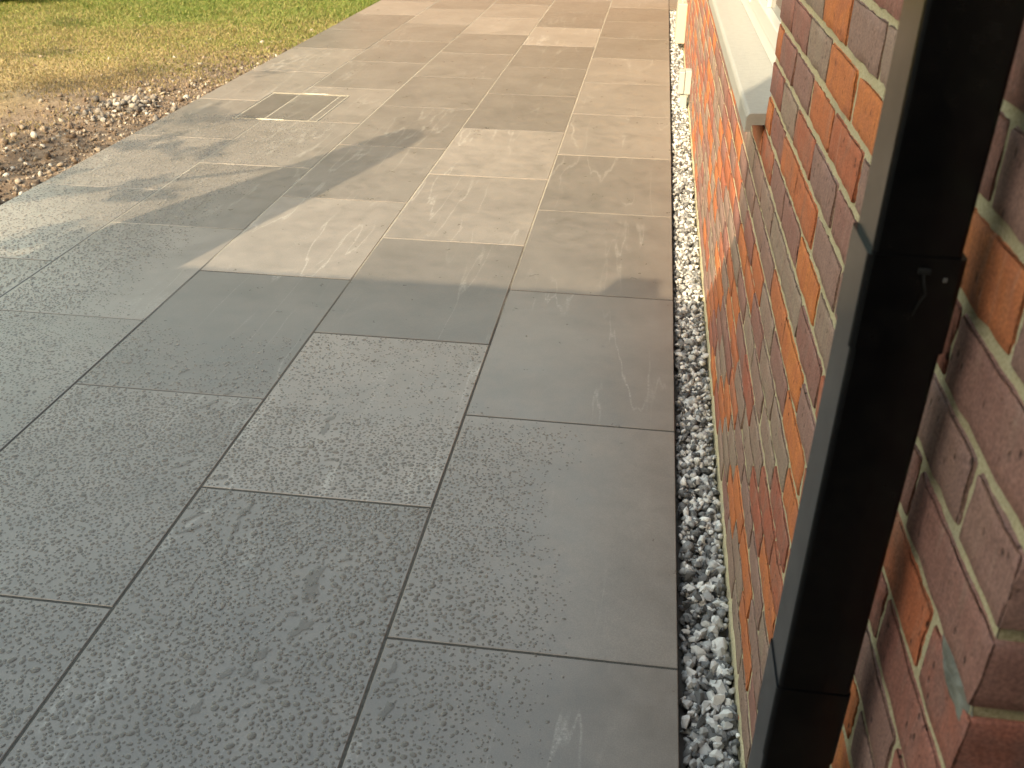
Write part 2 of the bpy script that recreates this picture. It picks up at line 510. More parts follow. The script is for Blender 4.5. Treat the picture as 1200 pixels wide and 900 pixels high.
# recessed cover: edge frame with paving inset
cover = empty('inspection_cover', ((CX0 + CX1) / 2, (CY0 + CY1) / 2, 0))
tag(cover, 'recessed inspection cover with slab inset and pale metal edges, set in the grey paving', 'cover')
def rel(o): o.location = -Vector(cover.location); return o
fr = MB()
e = .0016
fr.box(CX0, CX1, CY0 - .002, CY0 + e + .002, -.018, .0022, .0006); fr.box(CX0, CX1, CY1 - e, CY1 + .002, -.018, .0024, .0006)
fr.box(CX0 - .001, CX0 + e, CY0 + .006, CY1 - .005, -.018, .0012, .0006); fr.box(CX1 - e, CX1 + .001, CY0 + .006, CY1 - .005, -.018, .0012, .0006)
rel(fr.build('frame', M_STEEL, cover))
for (a, b, t_) in ((CX0 + .008, -4 * W, .62), (-4 * W, CX1 - .06, .70), (CX1 - .06, CX1 - .008, .82)):
    o = link(bpy.data.objects.new('inset_slab', slab_mesh([(a, CY0 + .009), (b, CY0 + .009), (b, CY1 - .009), (a, CY1 - .009)])), cover)
    o.location = Vector((a, CY0 + .009, -.0012)) - Vector(cover.location)
    o['tone'] = t_; o['warm'] = .8
# lumps of pale jointing mortar squeezed along the cover's edges
def lump(x, y, L, w, h, seed):
    V = []; F = []; n = 14
    for i in range(n + 1):
        u = i / n
        ww = w * (math.sin(math.pi * min(max(u, .02), .98)) ** .5) * (.7 + .6 * noise.noise((u * 5, seed, 1)))
        for k in range(6):
            a = math.pi * k / 5
            V.append((x + L * u, y + ww * math.cos(a) + .004 * noise.noise((u * 7, seed, 4)), .001 + h * math.sin(a) * (.6 + .5 * noise.noise((u * 9, k, seed)))))
    for i in range(n):
        for k in range(5):
            F.append((i * 6 + k, i * 6 + k + 1, (i + 1) * 6 + k + 1, (i + 1) * 6 + k))
    return V, F
for i, a in enumerate(((-2.46, CY0 - .001, .17, .016, .006), (-2.39, CY1 + .002, .16, .015, .006))):
    V, F = lump(*a, i * 3.3)
    o = mobj('mortar_bead', V, F, plain('pale_mortar', (.46, .43, .34), .9, .5, 90), cover, True); rel(o)

# ------------------------------------------------------------------ house wall
XW = 0.116          # wall face
YC = 0.530          # near corner
ZB = 0.970          # a bed joint (centre)
CH = 0.0755         # course pitch
BL, BH, BD, MJ = 0.2155, 0.0645, 0.1025, 0.0105
YEND = 10.9
WIN = (2.20, 4.30, 0.92, 2.05)       # window opening y0,y1,z0,z1

house = empty('brick_house', (XW, YC, 0))
tag(house, 'red and orange brick house wall with pale mortar rising beside the gravel strip', 'house')
HL = Vector(house.location)

def rough_box(L, D, H, seed, ny=4, nz=2, amp=.0019, r=.0030):
    """brick: face at x=0 looking -x, length along y, height along z, depth +x"""
    ys = [0, r] + [L * k / ny for k in range(1, ny)] + [L - r, L]
    zs = [0, r] + [H * k / nz for k in range(1, nz)] + [H - r, H]
    xs = [0, r, D - r, D]
    idx = {}; V = []
    def vert(i, j, k):
        key = (i, j, k)
        if key in idx: return idx[key]
        p = Vector((xs[i], ys[j], zs[k]))
        ex = i in (0, 3); ey = j in (0, len(ys) - 1); ez = k in (0, len(zs) - 1)
        q = r * .42
        dirs = Vector(((1 if i == 0 else -1) if ex else 0, (1 if j == 0 else -1) if ey else 0, (1 if k == 0 else -1) if ez else 0))
        if ex + ey + ez >= 2: p = p + dirs * q * (1.0 if ex + ey + ez == 2 else 1.25)
        nn = noise.noise_vector((p.x * 28 + seed * 9.1, p.y * 28 + seed * 3.7, p.z * 28 + seed))
        p = p + nn * amp + noise.noise_vector((p.y * 90 + seed * 5, p.z * 90, p.x * 90)) * amp * (1.1 if ex + ey + ez >= 2 else .15)
        idx[key] = len(V); V.append(tuple(p)); return idx[key]
    F = []
    nyv, nzv = len(ys), len(zs)
    for j in range(nyv - 1):
        for k in range(nzv - 1):
            F.append((vert(0, j, k), vert(0, j, k + 1), vert(0, j + 1, k + 1), vert(0, j + 1, k)))
    for i in range(3):
        for j in range(nyv - 1):
            F.append((vert(i, j, 0), vert(i, j + 1, 0), vert(i + 1, j + 1, 0), vert(i + 1, j, 0))[::-1])
            F.append((vert(i, j, nzv - 1), vert(i, j + 1, nzv - 1), vert(i + 1, j + 1, nzv - 1), vert(i + 1, j, nzv - 1)))
        for k in range(nzv - 1):
            F.append((vert(i, 0, k), vert(i, 0, k + 1), vert(i + 1, 0, k + 1), vert(i + 1, 0, k)))
            F.append((vert(i, nyv - 1, k), vert(i, nyv - 1, k + 1), vert(i + 1, nyv - 1, k + 1), vert(i + 1, nyv - 1, k))[::-1])
    return V, F

BV = {}
def brick_mesh(L, D, hi, var):
    key = (round(L, 4), round(D, 4), hi, var)
    if key not in BV:
        V, F = rough_box(L, D, BH, var * 1.7 + L * 10 + D, *( (9, 4) if hi else (4, 2)))
        BV[key] = (mesh('brick', V, F, M_BRICK, True), np.array(V), F)
    return BV[key]

bricks = []   # (y, z, x, L, D, course)
k_lo, k_hi = -14, 20
for k in range(k_lo, k_hi):
    z = ZB + k * CH + MJ / 2
    zc = z + BH / 2
    odd = (k % 2 == 0)
    y = YC
    # quoin
    if not odd: L0, D0 = BL, BD
    else: L0, D0 = BD, BL
    first = True
    while y < YEND - .03:
        L = L0 if first else BL
        D = D0 if first else BD
        segs = [(y, min(y + L, YEND))]
        if WIN[2] < zc < WIN[3]:
            a, b = segs[0]; segs = []
            if a < WIN[0]: segs.append((a, min(b, WIN[0])))
            if b > WIN[1]: segs.append((max(a, WIN[1]), b))
        for a, b in segs:
            if b - a > .02: bricks.append((a, z, XW, b - a, D, k, first))
        y += L + MJ
        first = False
ret = []       # return wall bricks, running +x at y = YC
for k in range(k_lo, k_hi):
    z = ZB + k * CH + MJ / 2
    x = XW + (BD if (k % 2) else BL) + MJ
    while x < 1.3:
        ret.append((x, z)); x += BL + MJ

# colours read off the photograph for the bricks nearest the lens: (course, index from corner) -> hue
HUE = {(4, 5): .6, (4, 1): .5, (3, 4): .8, (3, 6): .78, (3, 8): .06, (3, 10): .88, (3, 0): .7, (3, 2): .6, (2, 5): .05, (2, 7): .10, (2, 9): .90, (2, 11): .62, (2, 13): .62, (2, 1): .06, (2, 0): .7,
       (1, 4): .75, (1, 6): .34, (1, 8): .24, (1, 10): .68, (1, 12): .62, (1, 14): .2, (1, 2): .5, (1, 0): .66, (0, 5): .65, (0, 7): .72, (0, 9): .32, (0, 11): .88, (0, 13): .5, (0, 1): .74, (0, 0): .68,
       (-1, 4): .7, (-1, 6): .73, (-1, 8): .25, (-1, 10): .2, (-1, 12): .55, (-1, 2): .55, (-1, 0): .66, (-2, 5): .82, (-2, 7): .05, (-2, 9): .65, (-2, 11): .68, (-2, 13): .3, (-2, 1): .3, (-2, 0): .46,
       (-3, 6): .6, (-3, 8): .88, (-3, 10): .9, (-3, 12): .8, (-3, 0): .58, (-4, 5): .72, (-4, 7): .05, (-4, 9): .15, (-4, 11): .75, (-4, 13): .8, (-4, 1): .7, (-5, 6): .05, (-5, 8): .65, (-5, 10): .88, (-5, 12): .2,
       (-6, 5): .12, (-6, 7): .86, (-6, 9): .85, (-6, 11): .62, (-7, 6): .42, (-7, 8): .86, (-7, 10): .8, (-7, 12): .85, (-8, 7): .35, (-8, 9): .8, (-8, 11): .4, (-9, 8): .4, (-9, 10): .85, (-9, 12): .88, (-9, 6): .1,
       (-10, 9): .8, (-10, 7): .8, (-11, 10): .15, (-11, 8): .12, (-11, 12): .88, (-12, 11): .15, (-12, 9): .9, (-12, 13): .85, (-13, 10): .85, (-13, 8): .9, (-13, 6): .86}
def vis(b):
    c = Vector((b[2], b[0] + b[3] / 2, b[1] + BH / 2))
    d = cam.matrix_world.inverted() @ c
    if d.z >= 0: return -1
    u = 600 + 1121.7 * d.x / -d.z; v = 450 - 1121.7 * d.y / -d.z
    if not (-60 < u < 1270 and -60 < v < 960): return -1
    return (c.x + .149) * b[3] / (d.z * d.z)
order = sorted(range(len(bricks)), key=lambda i: -vis(bricks[i]))
single = set(i for i in order[:290] if vis(bricks[i]) > 0)
JV, JF = [], []
PAL = [.05, .12, .2, .28, .36, .46, .55, .62, .68, .74, .80, .86, .92]
WT = np.array([3.0, 2.8, 2.2, 1.6, 1.2, 1.2, 1.4, 2.0, 2.0, 2.2, 2.6, 3.0, 1.6]); WT /= WT.sum()
for i, b in enumerate(bricks):
    y, z, x, L, D, k, first = b
    near = y < 1.9 and i in single
    var = int(rng.integers(0, 7 if not near else 9))
    std = abs(L - BL) < 1e-4 or abs(L - BD) < 1e-4
    if i in single:
        me = brick_mesh(L, D, near, var)[0]
        o = link(bpy.data.objects.new('brick', me), house)
        dx = random.uniform(-.0018, .0004)
        o.location = Vector((x + dx, y + random.uniform(-.0012, .0012), z + random.uniform(-.001, .001))) - HL
        o.rotation_euler = (random.uniform(-.006, .006), 0, random.uniform(-.006, .006))
        h = HUE.get((k, round((y - YC) / (BL + MJ) * 2)), PAL[int(rng.choice(len(PAL), p=WT))])
        o['hue'] = float(min(1, max(0, h + random.uniform(-.04, .04))))
    else:
        _, V, F = brick_mesh(L, D, False, var)
        o_ = len(JV)
        off = np.array((x, y, z)) - np.array(HL) + np.array((random.uniform(-.001, .0015), 0, 0))
        JV.extend((V + off).tolist()); JF.extend([tuple(o_ + q for q in f) for f in F])
# return face
RM = [brick_mesh(BL, BD, True, 20 + q) for q in range(4)]
for x, z in ret:
    _, V, F = brick_mesh(BL, BD, False, int(rng.integers(0, 7)))
    P = V.copy(); Q = np.stack([P[:, 1], P[:, 0], P[:, 2]], 1)     # swap: length along x, face looking -y
    o_ = len(JV); off = np.array((x, YC, z)) - np.array(HL)
    JV.extend((Q + off).tolist()); JF.extend([tuple(o_ + q for q in f[::-1]) for f in F])
jb = mobj('brickwork', JV, JF, M_BRICK_FAR, house, True); tag(jb, kind='stuff')

# mortar bed: slightly recessed, uneven skin between the bricks
MV, MF = [], []
def mgrid(y0, y1, z0, z1, step, amp, depth=.0026):
    ny = max(1, int((y1 - y0) / step)); nz = max(1, int((z1 - z0) / step)); o = len(MV)
    for i in range(ny + 1):
        for j in range(nz + 1):
            y = y0 + (y1 - y0) * i / ny; z = z0 + (z1 - z0) * j / nz
            a = amp * (noise.noise((y * 45, z * 45, 2)) * .9 + noise.noise((y * 140, z * 140, 9)) * .7)
            MV.append((XW + depth + a - HL.x, y - HL.y, z - HL.z))
    for i in range(ny):
        for j in range(nz):
            q = o + i * (nz + 1) + j
            MF.append((q, q + 1, q + nz + 2, q + nz + 1))
ztop = ZB + k_hi * CH
ya = YC + .005
mgrid(ya, 2.6, .45, .9199, .0065, .0013)
mgrid(ya, 2.1995, .9199, 1.42, .0065, .0013)
mgrid(ya, 2.6, -.12, .45, .012, .0012)
mgrid(2.6, YEND, -.12, .9199, .03, .0012)
mgrid(ya, 2.1995, 1.42, ztop, .05, .001)
mgrid(4.3005, YEND, .9199, ztop, .05, .001)
mgrid(2.1995, 4.3005, 2.0505, ztop, .05, .001)
hn, hz = 900, 5
o_ = len(MV)
for i in range(hn + 1):
    y = ya + (YEND - ya) * i / hn
    for j in range(hz + 1):
        z = -.055 + .056 * j / hz + (.009 * noise.noise((y * 6, j, 3)) + .005 * noise.noise((y * 31, j, 6))) * (j > 2)
        MV.append((XW - .0035 + .0075 * (j / hz) ** 4 + .0030 * noise.noise((y * 40, z * 60, 8)) - HL.x, y - HL.y, z - HL.z))
for i in range(hn):
    for j in range(hz):
        q = o_ + i * (hz + 1) + j
        MF.append((q, q + 1, q + hz + 2, q + hz + 1))
o = len(MV)   # return face, reveals, top
def mq(*pts):
    n = len(MV); MV.extend([tuple(Vector(p) - HL) for p in pts]); MF.append(tuple(range(n, n + len(pts))))
xa = XW + .003
mq((xa, YC + .004, -.12), (1.3, YC + .004, -.12), (1.3, YC + .004, ztop), (xa, YC + .004, ztop))
mq((xa, 2.198, .92), (.33, 2.198, .92), (.33, 2.198, 2.06), (xa, 2.198, 2.06))
mq((xa, 4.302, .92), (.33, 4.302, .92), (.33, 4.302, 2.06), (xa, 4.302, 2.06))
mq((xa, 2.198, 2.052), (.33, 2.198, 2.052), (.33, 4.302, 2.052), (xa, 4.302, 2.052))
mq((xa, YC, ztop), (.33, YC, ztop), (.33, YEND, ztop), (xa, YEND, ztop))
mq((xa, YEND - .002, -.12), (.33, YEND - .002, -.12), (.33, YEND - .002, ztop), (xa, YEND - .002, ztop))
mobj('mortar', MV, MF, M_MORTAR, house, True)
# grey cement smears squeezed over brick faces by the corner and the sill
def smear(y0, y1, z0, z1, seed, h=.006):
    V, F = [], []; n = 18
    for i in range(n + 1):
        for j in range(n + 1):
            u, w = i / n, j / n
            y = y0 + (y1 - y0) * u + .012 * noise.noise((u * 3, w * 3, seed)); z = z0 + (z1 - z0) * w + .012 * noise.noise((u * 3, w * 3, seed + 9))
            e = min(u, 1 - u, w, 1 - w) * 4
            hh = -.0035 + .0052 * min(1, e) * (1.0 + .5 * noise.noise((u * 4, w * 4, seed + 3))) + .0008 * noise.noise((u * 20, w * 20, seed))
            V.append((XW - hh - HL.x, y - HL.y, z - HL.z))
    for i in range(n):
        for j in range(n):
            q = i * (n + 1) + j; F.append((q, q + 1, q + n + 2, q + n + 1))
    return V, F
M_CEM = plain('grey_cement', (.16, .16, .14), .95, .8, 120, .35)
for a in ((.534, .615, .872, .905, 1.0),):
    V, F = smear(*a); mobj('cement_smear', V, F, M_CEM, house, True)

# roof over the wall (out of frame, shades the wall head)
mobj('roof', [tuple(Vector(p) - HL) for p in ((-.10, YC - .3, 2.50), (-.10, YEND + .2, 2.50), (3.6, YEND + .2, 4.9), (3.6, YC - .3, 4.9),
      (-.10, YC - .3, 2.60), (-.10, YEND + .2, 2.60), (3.6, YEND + .2, 5.0), (3.6, YC - .3, 5.0))],
     [(0, 1, 2, 3), (4, 7, 6, 5), (0, 4, 5, 1), (1, 5, 6, 2), (2, 6, 7, 3), (3, 7, 4, 0)], M_ROOF, house)

# ---- window and sill
def hb(mb, name, mat, parent=house, smooth=False):
    mb.v = [tuple(Vector(v) - HL) for v in mb.v]
    return mb.build(name, mat, parent, smooth)
# sill: moulded profile extruded along y
prof = [(.0715, .882), (.0835, .882), (.0845, .897), (.117, .899), (.190, .899), (.190, .9330), (.117, .9265), (.080, .9250), (.0745, .922), (.0715, .916)]
SV, SF = [], []
ysx = [2.205, 2.209] + list(np.linspace(2.3, 4.2, 14)) + [4.291, 4.295]
for i, y in enumerate(ysx):
    for (x, z) in prof:
        q = .0015 if i in (0, len(ysx) - 1) else 0
        SV.append((x + (q if x < .15 else 0), y, z - (q if z > .91 else -q) + .0006 * noise.noise((x * 40, y * 4, z * 9))))
m_ = len(prof)
for i in range(len(ysx) - 1):
    for j in range(m_):
        SF.append((i * m_ + j, (i + 1) * m_ + j, (i + 1) * m_ + (j + 1) % m_, i * m_ + (j + 1) % m_))
SF.append(tuple(range(m_))); SF.append(tuple(range((len(ysx) - 1) * m_, len(ysx) * m_))[::-1])
SV = [tuple(Vector(v) - HL) for v in SV]
sill = mobj('window_sill', SV, SF, M_SILL, house)
win = hb(MB().box(.1725, .236, 2.205, 4.295, .9335, .985, .003).box(.1725, .236, 2.205, 2.262, .985, 2.045, .003)
         .box(.1725, .236, 4.238, 4.295, .985, 2.045, .003).box(.1725, .236, 2.262, 4.238, 1.99, 2.045, .003)
         .box(.1725, .236, 3.43, 3.49, .985, 1.99, .003), 'window', M_WHITE)
for (a, b) in ((2.266, 3.428), (3.492, 4.234)):
    s = MB().box(.162, .209, a, b, .987, 1.035, .003).box(.162, .209, a, a + .048, 1.035, 1.986, .003).box(.162, .209, b - .048, b, 1.035, 1.986, .003).box(.162, .209, a + .048, b - .048, 1.938, 1.986, .003)
    n_ = 3
    for q in range(1, n_):
        yy = a + (b - a) * q / n_
        s.box(.174, .202, yy - .011, yy + .011, 1.035, 1.938, .002)
    s.box(.1745, .2015, a + .048, b - .048, 1.45, 1.472, .002)
    sash = s.build('sash', M_WHITE, win); sash.data.transform(Matrix.Translation(-HL))
    g = MB().box(.186, .190, a + .04, b - .04, 1.03, 1.945, 0).build('pane', M_GLASS, win); g.data.transform(Matrix.Translation(-HL))

# ---- black square downpipe
PX, PY = 0.0240, 0.700
pipe = empty('downpipe', (PX + .0325, PY + .0325, 0))
tag(pipe, 'black square plastic rainwater downpipe standing close to the camera against the brick wall', 'downpipe')
PL = Vector(pipe.location)
def square_tube(x0, y0, s, z0, z1, b=.005):
    bm = bmesh.new(); bmesh.ops.create_cube(bm, size=1)
    for v in bm.verts: v.co = Vector((x0 + s / 2 + v.co.x * s, y0 + s / 2 + v.co.y * s, (z0 + z1) / 2 + v.co.z * (z1 - z0)))
    vert_e = [e for e in bm.edges if abs(e.verts[0].co.z - e.verts[1].co.z) > .01]
    bmesh.ops.bevel(bm, geom=vert_e, offset=b, segments=4, affect='EDGES', profile=.5)
    m = MB(); m.addbm(bm); return m
def pb(mb, name, mat=M_PIPE, par=pipe):
    mb.v = [tuple(Vector(v) - PL) for v in mb.v]
    o = mb.build(name, mat, par)
    return o
pb(square_tube(PX, PY, .065, 1.10, 2.5, .004), 'upper_pipe')
# swept socket at the joint
pb(square_tube(PX - .0035, PY - .0035, .072, 1.1, 1.178, .005), 'socket')
pb(square_tube(PX - .0015, PY - .0015, .068, .60, 1.1, .0045), 'lower_pipe')
pb(square_tube(PX - .0030, PY - .0030, .071, .63, .726, .005), 'socket')
pb(square_tube(PX - .001, PY - .001, .067, -.06, .63, .0045), 'lower_pipe')
# standoff clip behind the pipe
for zb in (1.62, .30):
    pb(MB().box(.0885, .1165, PY + .012, PY + .053, zb, zb + .04, .002), 'wall_bracket')
pb(MB().tube([(.062, PY - .006, 1.168), (.063, PY - .010, 1.160), (.066, PY - .0095, 1.152), (.064, PY - .007, 1.145), (.061, PY - .006, 1.132)], [.0009, .0009, .0008, .0007, .0004], 6)
   .box(.058, .067, PY - .0075, PY - .0035, 1.166, 1.1705, .001), 'moulding_tag', plain('dull_black_pvc', (.014, .014, .014), .9, 0, 30, .1, .1))
pb(MB().box(.0775, .0805, PY - .0046, PY - .0034, 1.160, 1.1635, .0005), 'screw_head', plain('dull_zinc', (.10, .10, .10), .4))
pipe.rotation_euler = (0, math.radians(.45), 0)
pipe.location.x -= .008

# ---- small fittings along the wall foot
ub = empty('utility_box', (.085, 6.34, 0))
tag(ub, 'pale grey plastic service box low on the sunlit brick wall with conduit into the gravel', 'service box')
UL = Vector(ub.location)
def ubp(mb, name, mat, par=ub): 
    mb.v = [tuple(Vector(v) - UL) for v in mb.v]; return mb.build(name, mat, par)
ubp(MB().box(.078, .1165, 6.32, 6.42, .062, .205, .003), 'back_box', M_GREYBOX)
ubp(MB().box(.040, .0755, 6.315, 6.425, .064, .200, .004), 'lid', M_GREYBOX)
ubp(MB().box(.0555, .100, 6.33, 6.40, -.08, .0615, .003), 'conduit', M_GREYBOX)
cb = empty('meter_cabinet', (.08, 8.4, 0))
tag(cb, 'cream plastic cabinet on short feet against the far end of the brick wall', 'cabinet')
UL = Vector(cb.location)
ubp(MB().box(.040, .1165, 8.32, 8.62, .03, .335, .006), 'cabinet_body', M_CREAM, cb)
ubp(MB().box(.036, .0395, 8.34, 8.60, .05, .315, .002), 'cabinet_door', M_CREAM, cb)
ubp(MB().box(.070, .084, 8.38, 8.394, .335, .80, .002), 'conduit', M_CREAM, cb)
ubp(MB().box(.085, .093, 8.34, 8.348, -.06, .029, .001).box(.085, .093, 8.58, 8.588, -.06, .029, .001), 'foot', M_DARK, cb)
wp = MB().tube([(.098, 8.9, .16), (.098, 8.9, .7), (.098, 8.9, 2.45)], [.017] * 3, 14).build('waste_pipe', M_WHITE, None, True)
tag(wp, 'slim white vertical waste pipe on the far end of the brick wall', 'pipe')

# ------------------------------------------------------------------ gravel strip
def hulls(n, pts, seed):
    r = np.random.default_rng(seed); out = []
    for q in range(n):
        bm = bmesh.new()
        P = r.normal(size=(pts, 3)); P /= np.linalg.norm(P, axis=1)[:, None]
        P *= r.uniform(.8, 1.0, (pts, 1)) * np.array([1.0, r.uniform(.62, .9), r.uniform(.45, .75)])
        for p in P: bm.verts.new(p)
        res = bmesh.ops.convex_hull(bm, input=list(bm.verts))
        junk = [g for g in res['geom_interior'] if isinstance(g, bmesh.types.BMVert)]
        bmesh.ops.delete(bm, geom=junk, context='VERTS')
        bmesh.ops.triangulate(bm, faces=list(bm.faces))
        bm.verts.ensure_lookup_table()
        for i, v in enumerate(bm.verts): v.index = i
        out.append((np.array([v.co[:] for v in bm.verts]), np.array([[v.index for v in f.verts] for f in bm.faces])))
        bm.free()
    return out
HULL = hulls(16, 13, 3)
def rotm(n):
    q = rng.normal(size=(n, 4)); q /= np.linalg.norm(q, axis=1)[:, None]
    w, x, y, z = q.T
    return np.stack([np.stack([1 - 2 * (y * y + z * z), 2 * (x * y - z * w), 2 * (x * z + y * w)], -1),
                     np.stack([2 * (x * y + z * w), 1 - 2 * (x * x + z * z), 2 * (y * z - x * w)], -1),
                     np.stack([2 * (x * z - y * w), 2 * (y * z + x * w), 1 - 2 * (x * x + y * y)], -1)], -2)
def scatter(pos, size, H=HULL, tilt=None):
    n = len(pos); R = rotm(n) if tilt is None else tilt; k = rng.integers(0, len(H), n)
    Vs, Fs, o = [], [], 0
    for i in range(n):
        V, F = H[k[i]]
        Vs.append((V * size[i]) @ R[i].T + pos[i]); Fs.append(F + o); o += len(V)
    return np.concatenate(Vs), np.concatenate(Fs)
gbase = mobj('gravel_bed', [(.0005, YC - 3, -.062), (XW + .02, YC - 3, -.062), (XW + .02, 10.53, -.062), (.0005, 10.53, -.062)], [(0, 1, 2, 3)], M_CONC)
tag(gbase, kind='structure')
N = 9600
yy = .75 + (10.52 - .75) * rng.random(N) ** 1.3
r_ = np.clip(rng.lognormal(math.log(.0108), .38, N), .005, .021)
xx = .004 + r_ * .6 + rng.random(N) * (XW - .006 - 1.2 * r_)
lay = rng.random(N)
zz = -.050 + lay * .030 - r_ * .25 + .004 * np.sin(yy * 7) + .0035 * (yy > 4)
pos = np.stack([xx, yy, zz], 1)
nearest = [i for i in np.argsort(yy) if zz[i] > -.034 and r_[i] > .0085 and yy[i] > 1.14][:230]
keep = np.ones(N, bool); keep[nearest] = False
V, F = scatter(pos[keep], r_[keep] * 1.15)
gj = link(bpy.data.objects.new('gravel', big_mesh('gravel', V, F, M_STONE_J)), gbase); tag(gj, kind='stuff')
SM = [mesh('stone', v, f, M_STONE) for v, f in hulls(14, 16, 11)]
for i in nearest:
    o = link(bpy.data.objects.new('stone', SM[int(rng.integers(0, 14))]), gbase)
    o.location = pos[i]; s = float(r_[i]) * 1.2; o.scale = (s, s, s)
    o.rotation_euler = tuple(rng.uniform(0, 6.28, 3))

# ------------------------------------------------------------------ rain beads on the slabs
def bead_proto(n=8):
    V = [(0, 0, .52)]; F = []
    for (r, z) in ((.45, .46), (.8, .28), (1.0, .0)):
        for k in range(n):
            a = 2 * math.pi * k / n; V.append((r * math.cos(a), r * math.sin(a), z))
    for k in range(n): F.append((0, 1 + k, 1 + (k + 1) % n))
    for q in range(2):
        for k in range(n):
            a = 1 + q * n + k; b = 1 + q * n + (k + 1) % n
            F.append((a, a + n, b + n)); F.append((a, b + n, b))
    return np.array(V), np.array(F)
BVt, BFt = bead_proto()
def wet(x, y):
    """how thickly the beads lie, 0..1"""
    n = noise.noise((x * 2.3, y * 2.3, 4.4)) * .35 + noise.noise((x * 6, y * 6, 8.4)) * .18
    a = 1.0 - max(0, (x + .62) / .38)             # drier by the house
    b = 1.0 - max(0, (y - 1.75 - .35 * (-x)) / .55)     # drier up the patio in the shade of the house
    w = min(1, a, b) + n
    if x < -1.9: w = max(w, min(1, (-1.95 - x) / .25) * min(1, (y - 2.2) / .4) * min(1, max(0, (6.2 - y) / 1.2)) + n * .6)
    k = math.floor((x) / W)
    if k == -2 and Y0 + .5 * S < y < Y0 + 1.5 * S: w = max(w, .62 + n)
    return max(0, min(1, w))
PUD = [(-.815, 1.585, .034, .010, 1.35, 1), (-.805, 1.53, .026, .012, 1.6, 2), (-.790, 1.43, .030, .011, 1.3, 3), (-.82, 1.47, .012, .005, .2, 4),
       (-.845, 1.345, .020, .008, .7, 5), (-.855, 1.30, .012, .006, 1.2, 6), (-.895, 1.285, .018, .006, .9, 7), (-.835, 1.285, .010, .005, 1.6, 8), (-.80, 1.28, .013, .006, .4, 9),
       (-.915, 1.195, .016, .006, 1.5, 10), (-1.17, 1.77, .020, .006, 1.0, 11), (-1.165, 1.71, .026, .006, .6, 12), (-1.06, 1.80, .030, .007, 1.2, 13), (-1.055, 1.73, .022, .006, 1.7, 14),
       (-1.30, 1.97, .024, .006, .9, 15), (-1.18, 1.93, .018, .007, .5, 16), (-1.13, 1.87, .016, .005, 1.4, 17), (-1.36, 2.28, .026, .006, .9, 18), (-1.33, 2.24, .014, .006, .3, 19),
       (-.98, 2.19, .030, .006, 1.6, 20), (-.985, 2.25, .016, .007, 1.1, 21), (-.57, 1.345, .014, .005, 1.5, 22), (-.555, 1.245, .020, .008, 1.4, 23), (-.56, 1.315, .008, .004, .4, 24),
       (-1.52, 2.46, .016, .007, 1.0, 25), (-1.33, 2.35, .014, .006, 1.0, 26), (-.92, 2.05, .016, .005, .3, 27), (-.76, 1.66, .012, .005, .8, 28), (-.72, 1.75, .010, .005, 1.0, 29)]
pts, rad = [], []
cell = .0115
ycur = .55
occupied = {}
tries = 0
for (x0, x1, y0, y1, rm, nt) in ((-1.85, -.2, .8, 2.3, .0044, 62000), (-2.4, -.3, 1.7, 3.0, .0036, 26000), (-3.02, -1.7, 2.3, 5.6, .0042, 30000)):
    X = rng.uniform(x0, x1, nt); Yv = rng.uniform(y0, y1, nt); Rr = np.clip(rng.lognormal(math.log(rm), .36, nt), .0018, .0090)
    U = rng.random(nt)
    for x, y, r, u in zip(X, Yv, Rr, U):
        w = wet(x, y)
        if u > w: continue
        r *= .45 + .6 * w
        jx = (x / W) % 1.0
        if min(jx, 1 - jx) * W < r + .004: continue
        col = int(math.floor(-x / W)); jy = ((y - Y0 - (S / 2 if col % 2 else 0)) / S) % 1.0
        if min(jy, 1 - jy) * S < r + .004: continue
        if any(((x - q[0]) / (q[2] * 1.1 + .012)) ** 2 + ((y - q[1]) / (q[2] * 1.1 + .012)) ** 2 < 1 and (u * 97) % 1 > .12 for q in PUD): continue
        cx, cy = int(x / cell), int(y / cell); ok = True
        for a in (-1, 0, 1):
            for b in (-1, 0, 1):
                for (px, py, pr) in occupied.get((cx + a, cy + b), ()):
                    if (px - x) ** 2 + (py - y) ** 2 < ((pr + r) * 1.03) ** 2: ok = False; break
                if not ok: break
            if not ok: break
        if not ok: continue
        occupied.setdefault((cx, cy), []).append((x, y, r)); pts.append((x, y)); rad.append(r)
n = len(pts); pts = np.array(pts); rad = np.array(rad)
ang = rng.uniform(0, 6.28, n); el = rng.uniform(.78, 1.25, n); ht = rng.uniform(.5, .8, n)
lob = rng.uniform(-.12, .12, (n, 1, 1))
B = BVt[None] * np.stack([rad * el, rad / el, rad * ht], 1)[:, None, :]
B[:, :, 0] += np.abs(B[:, :, 1]) * lob[:, :, 0]
ca, sa = np.cos(ang)[:, None], np.sin(ang)[:, None]
Bx = B[:, :, 0] * ca - B[:, :, 1] * sa + pts[:, 0:1]; By = B[:, :, 0] * sa + B[:, :, 1] * ca + pts[:, 1:2]; Bz = B[:, :, 2] + .0004
BVv = np.stack([Bx, By, Bz], -1).reshape(-1, 3)
BFf = (BFt[None] + (np.arange(n) * len(BVt))[:, None, None]).reshape(-1, 3)
print('beads', n)
drops = link(bpy.data.objects.new('rain_droplets', big_mesh('rain_droplets', BVv, BFf, M_WATER, True)))
tag(drops, 'small clear rain beads standing on the shaded grey slabs', 'water', kind='stuff')

